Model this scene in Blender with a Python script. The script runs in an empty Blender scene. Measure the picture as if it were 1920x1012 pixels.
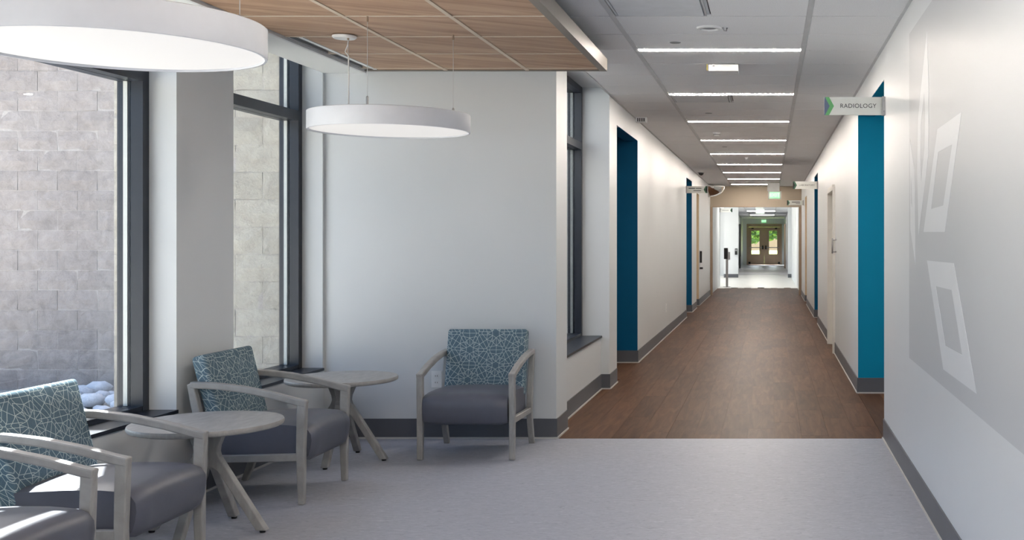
import bpy, bmesh, math, random
from mathutils import Vector, Matrix
random.seed(7)
PI = math.pi
SC = bpy.context.scene
COL = SC.collection

# ------------------------------------------------------------------ camera
EYE = 1.45
FPX = 2060.0
cam_d = bpy.data.cameras.new('camera'); cam = bpy.data.objects.new('camera', cam_d); COL.objects.link(cam)
cam.location = (0, 0, EYE); cam.rotation_euler = (PI / 2, 0, 0)
cam_d.sensor_width = 36.0; cam_d.lens = 36.0 * FPX / 1920
cam_d.shift_x = -(1443 - 960) / 1920; cam_d.shift_y = -(506 - 449.5) / 1920
cam_d.clip_start = 0.05; cam_d.clip_end = 400
SC.camera = cam

# ------------------------------------------------------------------ world, sun, exposure
world = bpy.data.worlds.new('world'); SC.world = world; world.use_nodes = True
wn = world.node_tree; bg = wn.nodes['Background']
sky = wn.nodes.new('ShaderNodeTexSky')
sky.sky_type = 'NISHITA'; sky.sun_disc = False; sky.sun_elevation = math.radians(51); sky.sun_rotation = math.radians(-20)
sky.air_density = 1.0; sky.dust_density = 4.0; sky.ozone_density = 1.0
wn.links.new(sky.outputs[0], bg.inputs[0]); bg.inputs[1].default_value = 0.47
sun_d = bpy.data.lights.new('sun', 'SUN'); sun = bpy.data.objects.new('sun', sun_d); COL.objects.link(sun)
sun_d.energy = 33.0; sun_d.angle = math.radians(0.6); sun_d.color = (1, .97, .93)
sun.rotation_euler = Vector((.38, -.70, -1)).to_track_quat('-Z', 'Y').to_euler(); sun.location = (-8, 14, 30)
STRIP_POWER = 106.0      # emission of the linear ceiling lights
PENDANT_POWER = 0.36     # emission of the pendant diffusers
vs = SC.view_settings
vs.view_transform = 'Standard'; vs.look = 'None'; vs.exposure = 0.72; vs.gamma = 1.0; vs.use_curve_mapping = False
SC.cycles.use_denoising = True
SC.cycles.max_bounces = 12; SC.cycles.diffuse_bounces = 7; SC.cycles.transparent_max_bounces = 16
SC.cycles.sample_clamp_indirect = 6.0
SC.cycles.caustics_reflective = False; SC.cycles.caustics_refractive = False

# ------------------------------------------------------------------ material helpers
def lin(r, g, b):
    f = lambda c: (c / 255 / 12.92) if c / 255 <= .04045 else ((c / 255 + .055) / 1.055) ** 2.4
    return (f(r), f(g), f(b), 1)

class E:
    """tiny expression layer over shader Math nodes"""
    nt = None
    def __init__(s, v): s.v = v
    @staticmethod
    def op(o, *a):
        n = E.nt.nodes.new('ShaderNodeMath'); n.operation = o
        for i, x in enumerate(a):
            x = x.v if isinstance(x, E) else x
            if isinstance(x, (int, float)): n.inputs[i].default_value = x
            else: E.nt.links.new(x, n.inputs[i])
        return E(n.outputs[0])
    def __add__(s, o): return E.op('ADD', s, o)
    def __radd__(s, o): return E.op('ADD', o, s)
    def __sub__(s, o): return E.op('SUBTRACT', s, o)
    def __rsub__(s, o): return E.op('SUBTRACT', o, s)
    def __mul__(s, o): return E.op('MULTIPLY', s, o)
    def __rmul__(s, o): return E.op('MULTIPLY', o, s)
    def __truediv__(s, o): return E.op('DIVIDE', s, o)
def emin(a, b): return E.op('MINIMUM', a, b)
def eabs(a): return E.op('ABSOLUTE', a)
def eclamp(a): return E.op('MINIMUM', E.op('MAXIMUM', a, 0.0), 1.0)

def new_mat(name):
    m = bpy.data.materials.new(name); m.use_nodes = True
    return m, m.node_tree, m.node_tree.nodes['Principled BSDF']
def setp(b, col=None, rough=None, spec=None, metal=None):
    if col is not None: b.inputs['Base Color'].default_value = col
    if rough is not None: b.inputs['Roughness'].default_value = rough
    if spec is not None: b.inputs['Specular IOR Level'].default_value = spec
    if metal is not None: b.inputs['Metallic'].default_value = metal
def node(nt, t, **k):
    n = nt.nodes.new(t)
    for a, v in k.items(): setattr(n, a, v)
    return n
def mapping(nt, scale, coord='Object'):
    tc = node(nt, 'ShaderNodeTexCoord'); mp = node(nt, 'ShaderNodeMapping')
    mp.inputs['Scale'].default_value = scale
    nt.links.new(tc.outputs[coord], mp.inputs[0]); return mp.outputs[0]
def noise(nt, vec, scale, detail=4, rough=.55, dist=0.0):
    n = node(nt, 'ShaderNodeTexNoise')
    n.inputs['Scale'].default_value = scale; n.inputs['Detail'].default_value = detail
    n.inputs['Roughness'].default_value = rough; n.inputs['Distortion'].default_value = dist
    if vec is not None: nt.links.new(vec, n.inputs['Vector'])
    return n.outputs['Fac']
def ramp(nt, fac, stops):
    r = node(nt, 'ShaderNodeValToRGB'); els = r.color_ramp.elements
    while len(els) < len(stops): els.new(.5)
    for e, (p, c) in zip(els, stops): e.position = p; e.color = c
    nt.links.new(fac, r.inputs[0]); return r.outputs[0]
def bump(nt, b, h, strength, dist=.01):
    n = node(nt, 'ShaderNodeBump'); n.inputs['Strength'].default_value = strength; n.inputs['Distance'].default_value = dist
    nt.links.new(h, n.inputs['Height']); nt.links.new(n.outputs[0], b.inputs['Normal'])
def mixc(nt, fac, a, b_, mode='MIX'):
    n = node(nt, 'ShaderNodeMix', data_type='RGBA', blend_type=mode)
    for i, x in ((0, fac), (6, a), (7, b_)):
        if hasattr(x, 'is_linked') or isinstance(x, bpy.types.NodeSocket): nt.links.new(x, n.inputs[i])
        else: n.inputs[i].default_value = x
    return n.outputs[2]

M = {}
def plain(key, col, rough=.5, spec=.5, metal=0, var=.04, scale=8, bmp=0.0):
    """solid paint / plastic / metal with a very faint procedural variation"""
    m, nt, b = new_mat(key); setp(b, col, rough, spec, metal)
    v = mapping(nt, (1, 1, 1)); f = noise(nt, v, scale, 3)
    lo = tuple(c * (1 - var) for c in col[:3]) + (1,); hi = tuple(min(1, c * (1 + var)) for c in col[:3]) + (1,)
    nt.links.new(ramp(nt, f, [(.3, lo), (.7, hi)]), b.inputs['Base Color'])
    if bmp: bump(nt, b, noise(nt, v, 180, 2), bmp, .002)
    M[key] = m; return m

plain('paint', lin(209, 212, 214), .42, .35, bmp=.05, scale=1.5, var=.01)
plain('paint_grey', lin(196, 197, 197), .34, .45, scale=1.5, var=.01)
plain('mural_grey', lin(187, 190, 193), .42, .35, scale=1.5, var=.01)
plain('mural_light', lin(212, 215, 218), .42, .35, scale=1.5, var=.01)
plain('soffit', lin(226, 228, 227), .6, .3, scale=1.5, var=.01)
plain('teal', lin(0, 130, 166), .55, .15, scale=2, var=.04)
plain('teal_shaded', lin(0, 84, 124), .55, .15, scale=2, var=.04)  # same blue as teal, with the dimness of the unlit openings in the colour
plain('beige', lin(198, 176, 146), .45, .4)
plain('taupe', lin(160, 147, 131), .5, .3, scale=1.5, var=.02)
plain('jamb_brown', lin(150, 130, 112), .45, .4)
plain('base_vinyl', lin(90, 92, 98), .42, .4, scale=5, var=.05)
plain('weld', lin(196, 194, 190), .5, .4)
plain('frame_dark', lin(29, 36, 48), .38, .5, scale=4, var=.05)
plain('sunlit_white', lin(215, 218, 214), .5, .4)  # near-white stands in for sunlight on the outer frame cap
plain('sill', lin(36, 42, 52), .35, .4, scale=10, var=.08)
plain('tee', lin(206, 207, 208), .5, .4)
plain('plenum', lin(84, 84, 86), .8, .2)
plain('white_plastic', lin(235, 236, 236), .4, .4)
plain('grey_plastic', lin(150, 151, 153), .5, .4)
plain('pendant_white', lin(205, 207, 212), .45, .4)
plain('black', lin(20, 20, 22), .5, .4)
plain('steel', lin(160, 160, 160), .35, .5, metal=1)
plain('fascia', lin(122, 115, 107), .45, .4)
plain('grid_beige', lin(205, 190, 172), .5, .4)
plain('diffuser_grey', lin(222, 224, 227), .6, .3)
plain('sign_face', lin(226, 227, 222), .35, .5)
plain('sign_text', lin(72, 74, 76), .6, .3)
plain('sign_green', lin(108, 184, 118), .4, .5)
plain('sign_darkgreen', lin(52, 96, 72), .4, .5)
plain('sign_slate', lin(98, 112, 140), .4, .5)
plain('door_brown', lin(158, 134, 114), .4, .4, scale=3, var=.05)
plain('door_white', lin(214, 212, 207), .35, .4)
plain('lobby_floor', lin(216, 214, 209), .3, .5, scale=3)
plain('lobby_grey', lin(150, 150, 155), .35, .5, scale=3)
plain('blue_edge', lin(70, 120, 180), .4, .4)
plain('tag_yellow', lin(225, 205, 70), .5, .4)
plain('seat_vinyl', lin(84, 87, 99), .42, .5, scale=20, var=.04, bmp=.08)
plain('bark', lin(95, 78, 62), .9, .2)
plain('leaf', lin(120, 145, 92), .8, .2, scale=30, var=.4)
plain('curb', lin(176, 178, 182), .9, .2)

def mk_wood(key, c0, c1, c2, axis, scale, rough, spec=.4, rnd=.25, bmp=.05, turn=0):
    """grain runs along the named axis; each piece is shifted in tone by its own random number"""
    m, nt, b = new_mat(key); setp(b, None, rough, spec)
    sc = {'x': (1.2, 14, 14), 'y': (14, 1.2, 14)}[axis]
    tc = node(nt, 'ShaderNodeTexCoord'); m1 = node(nt, 'ShaderNodeMapping'); m2 = node(nt, 'ShaderNodeMapping')
    m1.inputs['Rotation'].default_value = (0, 0, -math.radians(turn)); m2.inputs['Scale'].default_value = sc
    nt.links.new(tc.outputs['Object'], m1.inputs[0]); nt.links.new(m1.outputs[0], m2.inputs[0]); v = m2.outputs[0]
    oi = node(nt, 'ShaderNodeObjectInfo')
    add = node(nt, 'ShaderNodeVectorMath', operation='ADD'); nt.links.new(v, add.inputs[0])
    mul = node(nt, 'ShaderNodeVectorMath', operation='SCALE'); mul.inputs[0].default_value = (37, 53, 11)
    nt.links.new(oi.outputs['Random'], mul.inputs['Scale']); nt.links.new(mul.outputs[0], add.inputs[1])
    f = noise(nt, add.outputs[0], scale, 6, .6, .8)
    c = ramp(nt, f, [(.25, c0), (.5, c1), (.78, c2)])
    E.nt = nt
    hs = node(nt, 'ShaderNodeHueSaturation'); nt.links.new(c, hs.inputs['Color'])
    nt.links.new((E(oi.outputs['Random']) * rnd + (1 - rnd / 2)).v, hs.inputs['Value'])
    nt.links.new(hs.outputs[0], b.inputs['Base Color']); bump(nt, b, f, bmp, .003)
    M[key] = m
mk_wood('wood_floor', lin(64, 43, 30), lin(84, 59, 43), lin(103, 75, 56), 'y', 1.6, .44, .05, .42, .04)
mk_wood('wood_tile', lin(140, 108, 86), lin(172, 140, 114), lin(196, 166, 140), 'x', .9, .5, .3, .10, .03, 28)

# washed grey wood of chair frames and tables
m, nt, b = new_mat('grey_wood'); setp(b, None, .42, .4)
v = mapping(nt, (10, 3, 3)); f = noise(nt, v, 3.0, 5, .6, .6)
nt.links.new(ramp(nt, f, [(.25, lin(134, 132, 130)), (.55, lin(150, 149, 147)), (.8, lin(162, 161, 159))]), b.inputs['Base Color'])
bump(nt, b, f, .05, .002); M['grey_wood'] = m

# sheet vinyl with short darker and paler flecks
m, nt, b = new_mat('vinyl_sheet'); setp(b, None, .5, .3)
v = mapping(nt, (1, 1, 1)); big = noise(nt, v, .8, 3)
v2 = mapping(nt, (3.2, 9, 1)); fl = noise(nt, v2, 5.5, 5, .65, 1.6)
c = ramp(nt, fl, [(.28, lin(130, 133, 144)), (.42, lin(156, 159, 169)), (.58, lin(163, 166, 176)), (.74, lin(184, 187, 194))])
c2 = ramp(nt, big, [(.3, (.97, .97, .98, 1)), (.7, (1, 1, 1, 1))])
nt.links.new(mixc(nt, 1.0, c, c2, 'MULTIPLY'), b.inputs['Base Color']); M['vinyl_sheet'] = m

# mineral ceiling tile
m, nt, b = new_mat('ceiling_tile'); setp(b, None, .85, .2)
v = mapping(nt, (1, 1, 1)); f = noise(nt, v, 160, 2)
nt.links.new(ramp(nt, f, [(.35, lin(232, 232, 233)), (.6, lin(242, 242, 243))]), b.inputs['Base Color']); bump(nt, b, f, .08, .002)
M['ceiling_tile'] = m

# split-face concrete block
def mk_block(key, c0, c1):
    m, nt, b = new_mat(key); setp(b, None, .95, .1)
    tc = node(nt, 'ShaderNodeTexCoord'); oi = node(nt, 'ShaderNodeObjectInfo')
    g = node(nt, 'ShaderNodeNewGeometry')
    f = noise(nt, g.outputs['Position'], 9, 8, .65, .5); f2 = noise(nt, g.outputs['Position'], 60, 4, .7)
    E.nt = nt
    h = E(f) * .7 + E(f2) * .3
    c = ramp(nt, h.v, [(.36, c0), (.62, c1)])
    hs = node(nt, 'ShaderNodeHueSaturation'); nt.links.new(c, hs.inputs['Color'])
    nt.links.new((E(oi.outputs['Random']) * .12 + .94).v, hs.inputs['Value'])
    nt.links.new(hs.outputs[0], b.inputs['Base Color']); bump(nt, b, h.v, .85, .02); M[key] = m
mk_block('block_pink', lin(146, 137, 133), lin(172, 163, 158))
mk_block('block_tan', lin(162, 155, 144), lin(186, 180, 168))
mk_block('mortar', lin(165, 157, 152), lin(185, 178, 172))
mk_block('stone', lin(188, 192, 200), lin(228, 230, 234))
mk_block('gravel', lin(150, 146, 140), lin(185, 180, 172))
mk_block('lawn', lin(120, 140, 70), lin(165, 175, 105))

# patterned upholstery: hexagonal star network of pale lines on slate teal
def mk_pattern():
    m, nt, b = new_mat('star_fabric'); setp(b, None, .75, .2)
    tc = node(nt, 'ShaderNodeTexCoord'); sp = node(nt, 'ShaderNodeSeparateXYZ'); nt.links.new(tc.outputs['Object'], sp.inputs[0])
    E.nt = nt
    X, Y, Z = (E(sp.outputs[i]) for i in range(3))
    u = X + Y * .9 + 10.03; w = Z - Y * .9 + 10.06
    a = .215; hx = a * .866
    def cell(du, dw):
        return (E.op('FLOORED_MODULO', u + du, 2 * hx) - hx), (E.op('FLOORED_MODULO', w + dw, a) - a / 2)
    u1, w1 = cell(0.0, 0.0); u2, w2 = cell(hx, a / 2)
    d1 = u1 * u1 + w1 * w1; d2 = u2 * u2 + w2 * w2
    s = E.op('LESS_THAN', d1, d2)
    cu = u2 + s * (u1 - u2); cw = w2 + s * (w1 - w2)
    r = E.op('SQRT', cu * cu + cw * cw); th = E.op('PINGPONG', E.op('ARCTAN2', cw, cu) + 2 * PI, PI / 6)
    x = r * E.op('COSINE', th); y = r * E.op('SINE', th)
    def seg(ax, ay, bx, by):
        dx, dy = bx - ax, by - ay; L = dx * dx + dy * dy
        px = x - ax; py = y - ay
        t = eclamp((px * dx + py * dy) / L)
        ex = px - t * dx; ey = py - t * dy
        return E.op('SQRT', ex * ex + ey * ey)
    c30, s30 = .866, .5
    P = lambda rr, deg: (rr * math.cos(math.radians(deg)), rr * math.sin(math.radians(deg)))
    segs = [(*P(.024, 0), *P(.0277, 30)), (*P(.0277, 30), *P(.060, 0)), (*P(.060, 0), *P(.078, 30)), (*P(.0277, 30), *P(.1075, 30)),
            (.045, .010, .118, .010), (*P(.078, 30), *P(.100, 0)), (*P(.1075, 30), *P(.124, 0))]
    d = None
    for sg in segs:
        q = seg(*sg); d = q if d is None else emin(d, q)
    line = eclamp((.0017 - d) / .0009) * .68
    v = mapping(nt, (1, 1, 1)); weave = noise(nt, v, 220, 2)
    basec = ramp(nt, weave, [(.3, lin(76, 98, 112)), (.7, lin(92, 115, 128))])
    nt.links.new(mixc(nt, line.v, basec, lin(206, 218, 214)), b.inputs['Base Color'])
    bump(nt, b, weave, .1, .002); M['star_fabric'] = m
mk_pattern()

def mk_glass(key, tint):
    m, nt, b = new_mat(key); nt.nodes.remove(b)
    out = nt.nodes['Material Output']
    tr = node(nt, 'ShaderNodeBsdfTransparent'); tr.inputs[0].default_value = tint
    gl = node(nt, 'ShaderNodeBsdfGlossy'); gl.inputs['Roughness'].default_value = .0
    fr = node(nt, 'ShaderNodeFresnel'); gm = node(nt, 'ShaderNodeNewGeometry'); E.nt = nt
    nt.links.new((1.5 - E(gm.outputs['Backfacing']) * (1.5 - 1 / 1.5)).v, fr.inputs['IOR'])   # thin sheet: same reflectance from both sides
    mx = node(nt, 'ShaderNodeMixShader'); nt.links.new(fr.outputs[0], mx.inputs[0])
    nt.links.new(tr.outputs[0], mx.inputs[1]); nt.links.new(gl.outputs[0], mx.inputs[2]); nt.links.new(mx.outputs[0], out.inputs[0]); M[key] = m
mk_glass('glass', (.86, .89, .90, 1))

def mk_emit(key, col, power):
    m, nt, b = new_mat(key); setp(b, (.8, .8, .8, 1), .6)
    setp(b, (.45, .45, .45, 1) if key == 'pendant_glow' else (.8, .8, .8, 1)); b.inputs['Emission Color'].default_value = col; b.inputs['Emission Strength'].default_value = power; M[key] = m
mk_emit('strip_glow', (1, .90, .80, 1), STRIP_POWER)
mk_emit('pendant_glow', (1, .965, .93, 1), PENDANT_POWER)
mk_emit('panel_glow', (1, .95, .9, 1), 7.0)
mk_emit('exit_glow', (.08, .75, .2, 1), .8)
mk_emit('exit_letters', (.85, 1, .88, 1), .8)
m, nt, b = new_mat('mirror'); setp(b, (.85, .85, .85, 1), .03, .5, 1); M['mirror'] = m

# ------------------------------------------------------------------ geometry helpers
def link(name, me, mat, parent=None, loc=(0, 0, 0), rot=(0, 0, 0)):
    o = bpy.data.objects.new(name, me); COL.objects.link(o)
    o.location = loc; o.rotation_euler = rot
    if mat is not None and me is not None and not me.materials: me.materials.append(M[mat])
    if parent: o.parent = parent
    return o
def finish(bm, name, smooth=False):
    bmesh.ops.recalc_face_normals(bm, faces=bm.faces)
    me = bpy.data.meshes.new(name); bm.to_mesh(me); bm.free()
    if smooth:
        for p in me.polygons: p.use_smooth = True
    return me
def add_box(bm, x0, x1, y0, y1, z0, z1):
    c = [bm.verts.new(p) for p in ((x0, y0, z0), (x1, y0, z0), (x1, y1, z0), (x0, y1, z0), (x0, y0, z1), (x1, y0, z1), (x1, y1, z1), (x0, y1, z1))]
    for f in ((0, 3, 2, 1), (4, 5, 6, 7), (0, 1, 5, 4), (1, 2, 6, 5), (2, 3, 7, 6), (3, 0, 4, 7)): bm.faces.new([c[i] for i in f])
def bevel(bm, w, seg=2, ang=30):
    es = [e for e in bm.edges if len(e.link_faces) == 2 and e.calc_face_angle(0) > math.radians(ang)]
    bmesh.ops.bevel(bm, geom=es, offset=w, segments=seg, profile=.5, affect='EDGES', clamp_overlap=True)
def box_me(x0, x1, y0, y1, z0, z1, bev=0, seg=2, name='box'):
    bm = bmesh.new(); add_box(bm, x0, x1, y0, y1, z0, z1)
    if bev: bevel(bm, bev, seg)
    return finish(bm, name)
def boxes(name, lst, mat, parent=None, bev=0):
    bm = bmesh.new()
    for b_ in lst: add_box(bm, *b_)
    if bev: bevel(bm, bev, 1)
    return link(name, finish(bm, name), mat, parent)
def box(name, b_, mat, parent=None, bev=0, seg=2):
    return link(name, box_me(*b_, bev=bev, seg=seg, name=name), mat, parent)
def prism_me(poly, a0, a1, plane='yz', bev=0, seg=2, name='prism', smooth=False):
    bm = bmesh.new()
    mk = {'yz': lambda p, a: (a, p[0], p[1]), 'xz': lambda p, a: (p[0], a, p[1]), 'xy': lambda p, a: (p[0], p[1], a)}[plane]
    A = [bm.verts.new(mk(p, a0)) for p in poly]; B = [bm.verts.new(mk(p, a1)) for p in poly]
    n = len(poly)
    bm.faces.new(A); bm.faces.new(B[::-1])
    for i in range(n): bm.faces.new((A[i], A[(i + 1) % n], B[(i + 1) % n], B[i]))
    bmesh.ops.recalc_face_normals(bm, faces=bm.faces)
    if bev: bevel(bm, bev, seg, 40)
    return finish(bm, name, smooth)
def ribbon(pts, hw):
    L, R = [], []
    n = len(pts)
    for i, p in enumerate(pts):
        a = pts[max(0, i - 1)]; b_ = pts[min(n - 1, i + 1)]
        d = Vector((b_[0] - a[0], b_[1] - a[1])).normalized(); nn = Vector((-d.y, d.x)); h = hw[i]
        L.append((p[0] + nn.x * h, p[1] + nn.y * h)); R.append((p[0] - nn.x * h, p[1] - nn.y * h))
    return L + R[::-1]
def lathe_me(prof, seg=48, name='lathe', smooth=True, a0=0, a1=2 * PI):
    bm = bmesh.new(); full = abs(a1 - a0 - 2 * PI) < 1e-6
    rings = []
    k = seg if full else seg + 1
    for i in range(k):
        t = a0 + (a1 - a0) * i / seg
        rings.append([bm.verts.new((r * math.cos(t), r * math.sin(t), z)) for r, z in prof])
    for i in range(seg):
        A = rings[i]; B = rings[(i + 1) % k]
        for j in range(len(prof) - 1):
            if prof[j][0] < 1e-6 and prof[j + 1][0] < 1e-6: continue
            bm.faces.new((A[j], B[j], B[j + 1], A[j + 1]))
    bmesh.ops.remove_doubles(bm, verts=bm.verts, dist=1e-6)
    me = finish(bm, name)
    if smooth:
        me.polygons.foreach_set('use_smooth', [True] * len(me.polygons))
        try: me.set_sharp_from_angle(angle=math.radians(35))
        except Exception: pass
    return me
def tube_me(pts, r, seg=8, name='tube'):
    bm = bmesh.new(); rings = []
    for i, p in enumerate(pts):
        p = Vector(p); a = Vector(pts[max(0, i - 1)]); b_ = Vector(pts[min(len(pts) - 1, i + 1)])
        d = (b_ - a).normalized(); ref = Vector((0, 0, 1)) if abs(d.z) < .9 else Vector((1, 0, 0))
        u = d.cross(ref).normalized(); w = d.cross(u)
        rings.append([bm.verts.new(p + u * r * math.cos(2 * PI * k / seg) + w * r * math.sin(2 * PI * k / seg)) for k in range(seg)])
    for A, B in zip(rings, rings[1:]):
        for k in range(seg): bm.faces.new((A[k], A[(k + 1) % seg], B[(k + 1) % seg], B[k]))
    bm.faces.new(rings[0]); bm.faces.new(rings[-1][::-1])
    return finish(bm, name, True)
def text(name, s, size, mat, loc, parent=None, space=1.0, rot=(PI / 2, 0, 0), align='CENTER', ext=.0006):
    cu = bpy.data.curves.new(name, 'FONT'); cu.body = s; cu.size = size; cu.space_character = space
    cu.align_x = align; cu.align_y = 'CENTER'; cu.extrude = ext; cu.resolution_u = 3
    o = bpy.data.objects.new(name + '_curve', cu); COL.objects.link(o)
    dg = bpy.context.evaluated_depsgraph_get(); me = bpy.data.meshes.new_from_object(o.evaluated_get(dg))
    bpy.data.objects.remove(o); bpy.data.curves.remove(cu)
    me.materials.clear()
    return link(name, me, mat, parent, loc, rot)
def empty(name, loc=(0, 0, 0), rz=0):
    o = bpy.data.objects.new(name, None); COL.objects.link(o); o.location = loc; o.rotation_euler = (0, 0, rz); o.empty_display_size = .1; return o
def tag(o, label, cat, group=None):
    o['label'] = label; o['category'] = cat
    if group: o['group'] = group
    return o
def struct(o, label=None):
    o['kind'] = 'structure'
    if label: o['label'] = label
    return o
def copy_tree(o, parent=None):
    c = o.copy(); COL.objects.link(c)
    if parent: c.parent = parent
    for ch in list(o.children): copy_tree(ch, c)
    return c

# ------------------------------------------------------------------ main dimensions (metres; camera stands at x=0 y=0)
XR = .836            # right wall
XL = -1.557          # left corridor wall
XW = -3.25           # inner face of window wall
XG = -3.47           # glass of window wall
YB = 8.02            # back wall of the lounge / start of plank floor
YE = 28.8            # portal at the end of the near corridor
ZC = 2.853           # lay-in tile ceiling
ZW = 2.68            # wood tile ceiling
ZS = 2.665           # plaster soffit along the windows
HEAD = 2.62          # heads of the side openings
TOP = 3.05

# ------------------------------------------------------------------ floors
struct(box('floor', (XW - .3, XR + .15, -6, YB, -.06, 0), 'vinyl_sheet'), 'pale grey flecked sheet vinyl floor of the lounge')
fc = struct(box('floor_corridor', (XL - 2.2, XR + 2.4, YB, 33.0, -.06, -.006), 'wood_floor'), 'brown wood-look plank floor of the corridor')
PW, PL = .1993, 1.22
pm = box_me(-PW / 2 + .0007, PW / 2 - .0007, -PL / 2 + .0007, PL / 2 - .0007, -.0055, 0, name='plank')
cols = 12
cnt = 0
for c in range(cols):
    x = XL + PW * (c + .5)
    off = [0, .62, .25, .95, .4, 1.05, .12, .8, .5, 1.1, .3, .7][c]
    y = YB - off; k = 0
    while y < 32.4 and cnt < 300:
        y0, y1 = max(y, YB + .002), y + PL
        if y0 > YB + .01: link('plank', pm, 'wood_floor', fc, (x, (y + y1) / 2, 0))
        else: box('plank', (x - PW / 2 + .0007, x + PW / 2 - .0007, y0, y1 - .001, -.0055, 0), 'wood_floor', fc)
        y = y1; cnt += 1
# planks inside the side openings
for (x0, x1, y0, y1) in ((XR, XR + 2.2, YB + .002, 10.39), (XL - 1.9, XL, 11.42, 12.96), (XL - 1.9, XL, 20.56, 22.0), (XR, XR + 1.9, 19.05, 20.5), (XL - .1, XL, 8.44, 10.68), (XL - .6, XL, 23.4, 24.2), (XR, XR + .6, 24.7, 25.9)):
    n = max(1, round((x1 - x0) / PW))
    for i in range(n):
        w = (x1 - x0) / n
        box('plank', (x0 + w * i + .0007, x0 + w * (i + 1) - .0007, y0, y1, -.0055, 0), 'wood_floor', fc)
struct(box('floor_lobby', (-6, XR + .15, 33.0, 45.5, -.06, 0), 'lobby_floor'), 'pale floor of the bright lobby beyond the portal')
struct(box('floor_vestibule', (-2.5, 1.6, 45.5, 64.2, -.06, 0), 'lobby_grey'), 'grey floor in front of the far double doors')

# ------------------------------------------------------------------ roof slab (keeps the sky out of the rooms)
struct(boxes('ceiling_slab', [(-3.62, 3.6, -6.2, 8.44, TOP, TOP + .3), (-2.0, 3.6, 8.44, 11.2, TOP, TOP + .3), (-3.8, 3.6, 11.2, 34.5, TOP, TOP + .3), (-6.0, 3.6, 34.5, 64.3, TOP, TOP + .3)], 'plenum'))

# ------------------------------------------------------------------ window wall on the left side of the lounge
wins = [(6.66, 7.99, 'window_2'), (3.3, 6.02, 'window_1'), (-.2, 2.67, 'window_4'), (-3.8, -.83, 'window_5')]
lst = [(-3.55, XW, -6, YB, -.06, .50), (-3.55, XW, -6, YB, 2.91, TOP)]
edges = [YB] + [e for w_ in wins for e in (w_[1], w_[0])] + [-6]
for i in range(0, len(edges), 2): lst.append((-3.55, XW, edges[i + 1], edges[i], .50, 2.91))
wl = struct(boxes('wall_left', lst, 'paint'), 'off-white window wall of the lounge with a deep pier between tall windows')
def window(name, x0, x1, xg, y0, y1, z0, z1, ztr, sill_to, out):
    """x0..x1 frame depth (x1 = room side), out=-1 towards outside"""
    w = struct(empty(name, ((x0 + x1) / 2, (y0 + y1) / 2, z0)))
    ox, oy, oz = w.location
    def part(nm, b_, mat, bev=.003):
        return box(nm, (b_[0] - ox, b_[1] - ox, b_[2] - oy, b_[3] - oy, b_[4] - oz, b_[5] - oz), mat, w, bev, 1)
    part('jamb', (x0, x1, y1 - .06, y1, z0, z1), 'frame_dark'); part('jamb', (x0, x1, y0, y0 + .06, z0, z1), 'frame_dark')
    part('head', (x0, x1, y0 + .06, y1 - .06, z1 - .06, z1), 'frame_dark')
    part('bottom_rail', (x0, x1 - .002, y0 + .06, y1 - .06, z0, z0 + .028), 'frame_dark')
    part('transom', (x0, x1 + .004, y0 + .06, y1 - .06, ztr - .035, ztr + .035), 'frame_dark')
    for a, b_ in ((z0 + .028, ztr - .035), (ztr + .035, z1 - .06)):
        part('pane', (xg - .004, xg + .004, y0 + .06, y1 - .06, a, b_), 'glass', 0)
    for yy in (y1 - .064, y0 + .0605):
        part('glazing_bead', (xg + out * .035, xg + out * .012, yy - .0, yy + .0035, z0 + .03, z1 - .06), 'sunlit_white', 0)
    part('window_sill', (x1 - .02, sill_to, y0 + .001, y1 - .001, z0 - .0195, z0), 'sill', .002)
    return w
for y0, y1, nm in wins: window(nm, -3.54, -3.40, XG, y0, y1, .52, 2.91, 2.345, XW + .012, -1)
# baseboards: vinyl band plus pale weld line at its foot
def base_x(name, x, y0, y1, side):          # along y, on a wall whose room side is +x (side=1) or -x
    e = struct(empty(name, (x, (y0 + y1) / 2, 0)))
    L = (y1 - y0) / 2; a, b_ = sorted((0, side * .008)); c, d = sorted((0, side * .016))
    box('base_band', (a, b_, -L, L, .012, .146), 'base_vinyl', e); box('weld_strip', (c, d, -L, L, .0, .012), 'weld', e)
    return e
def base_y(name, y, x0, x1, side):
    e = struct(empty(name, ((x0 + x1) / 2, y, 0)))
    L = (x1 - x0) / 2; a, b_ = sorted((0, side * .008)); c, d = sorted((0, side * .016))
    box('base_band', (-L, L, a, b_, .012, .146), 'base_vinyl', e); box('weld_strip', (-L, L, c, d, .0, .012), 'weld', e)
    return e
base_x('baseboard_left', XW, -6, YB, 1)
base_y('baseboard_back', YB, XW + .009, XL + .008, -1)
base_x('baseboard_right', XR, -6, YB, -1)

# ------------------------------------------------------------------ back wall of the lounge, window recess beside the corridor
struct(boxes('wall_back', [(-3.55, XL, YB, 8.44, -.06, TOP)], 'paint', bev=.002), 'pale wall behind the armchair at the end of the lounge')
lst = [(-2.0, -1.64, 8.44, 10.68, -.06, .50), (-2.0, XL, 10.68, 11.2, -.06, TOP), (-2.0, XL, 8.44, 10.68, 2.93, TOP)]
segs = [(12.96, 20.56), (22.0, 23.4), (24.2, YE)]
for a, b_ in segs: lst.append((XL - .16, XL, a, b_, -.06, TOP))
for a, b_ in ((11.2, 12.96), (20.56, 22.0)): lst.append((XL - .16, XL, a, b_, HEAD, TOP))
lst.append((XL - .16, XL, 23.4, 24.2, 2.45, TOP))
wcl = struct(boxes('wall_corridor_left', lst, 'paint', bev=.0015), 'long satin off-white corridor wall with openings')
window('window_3', -1.95, -1.82, -1.89, 8.44, 10.68, .52, 2.93, 2.355, -1.628, -1)
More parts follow.
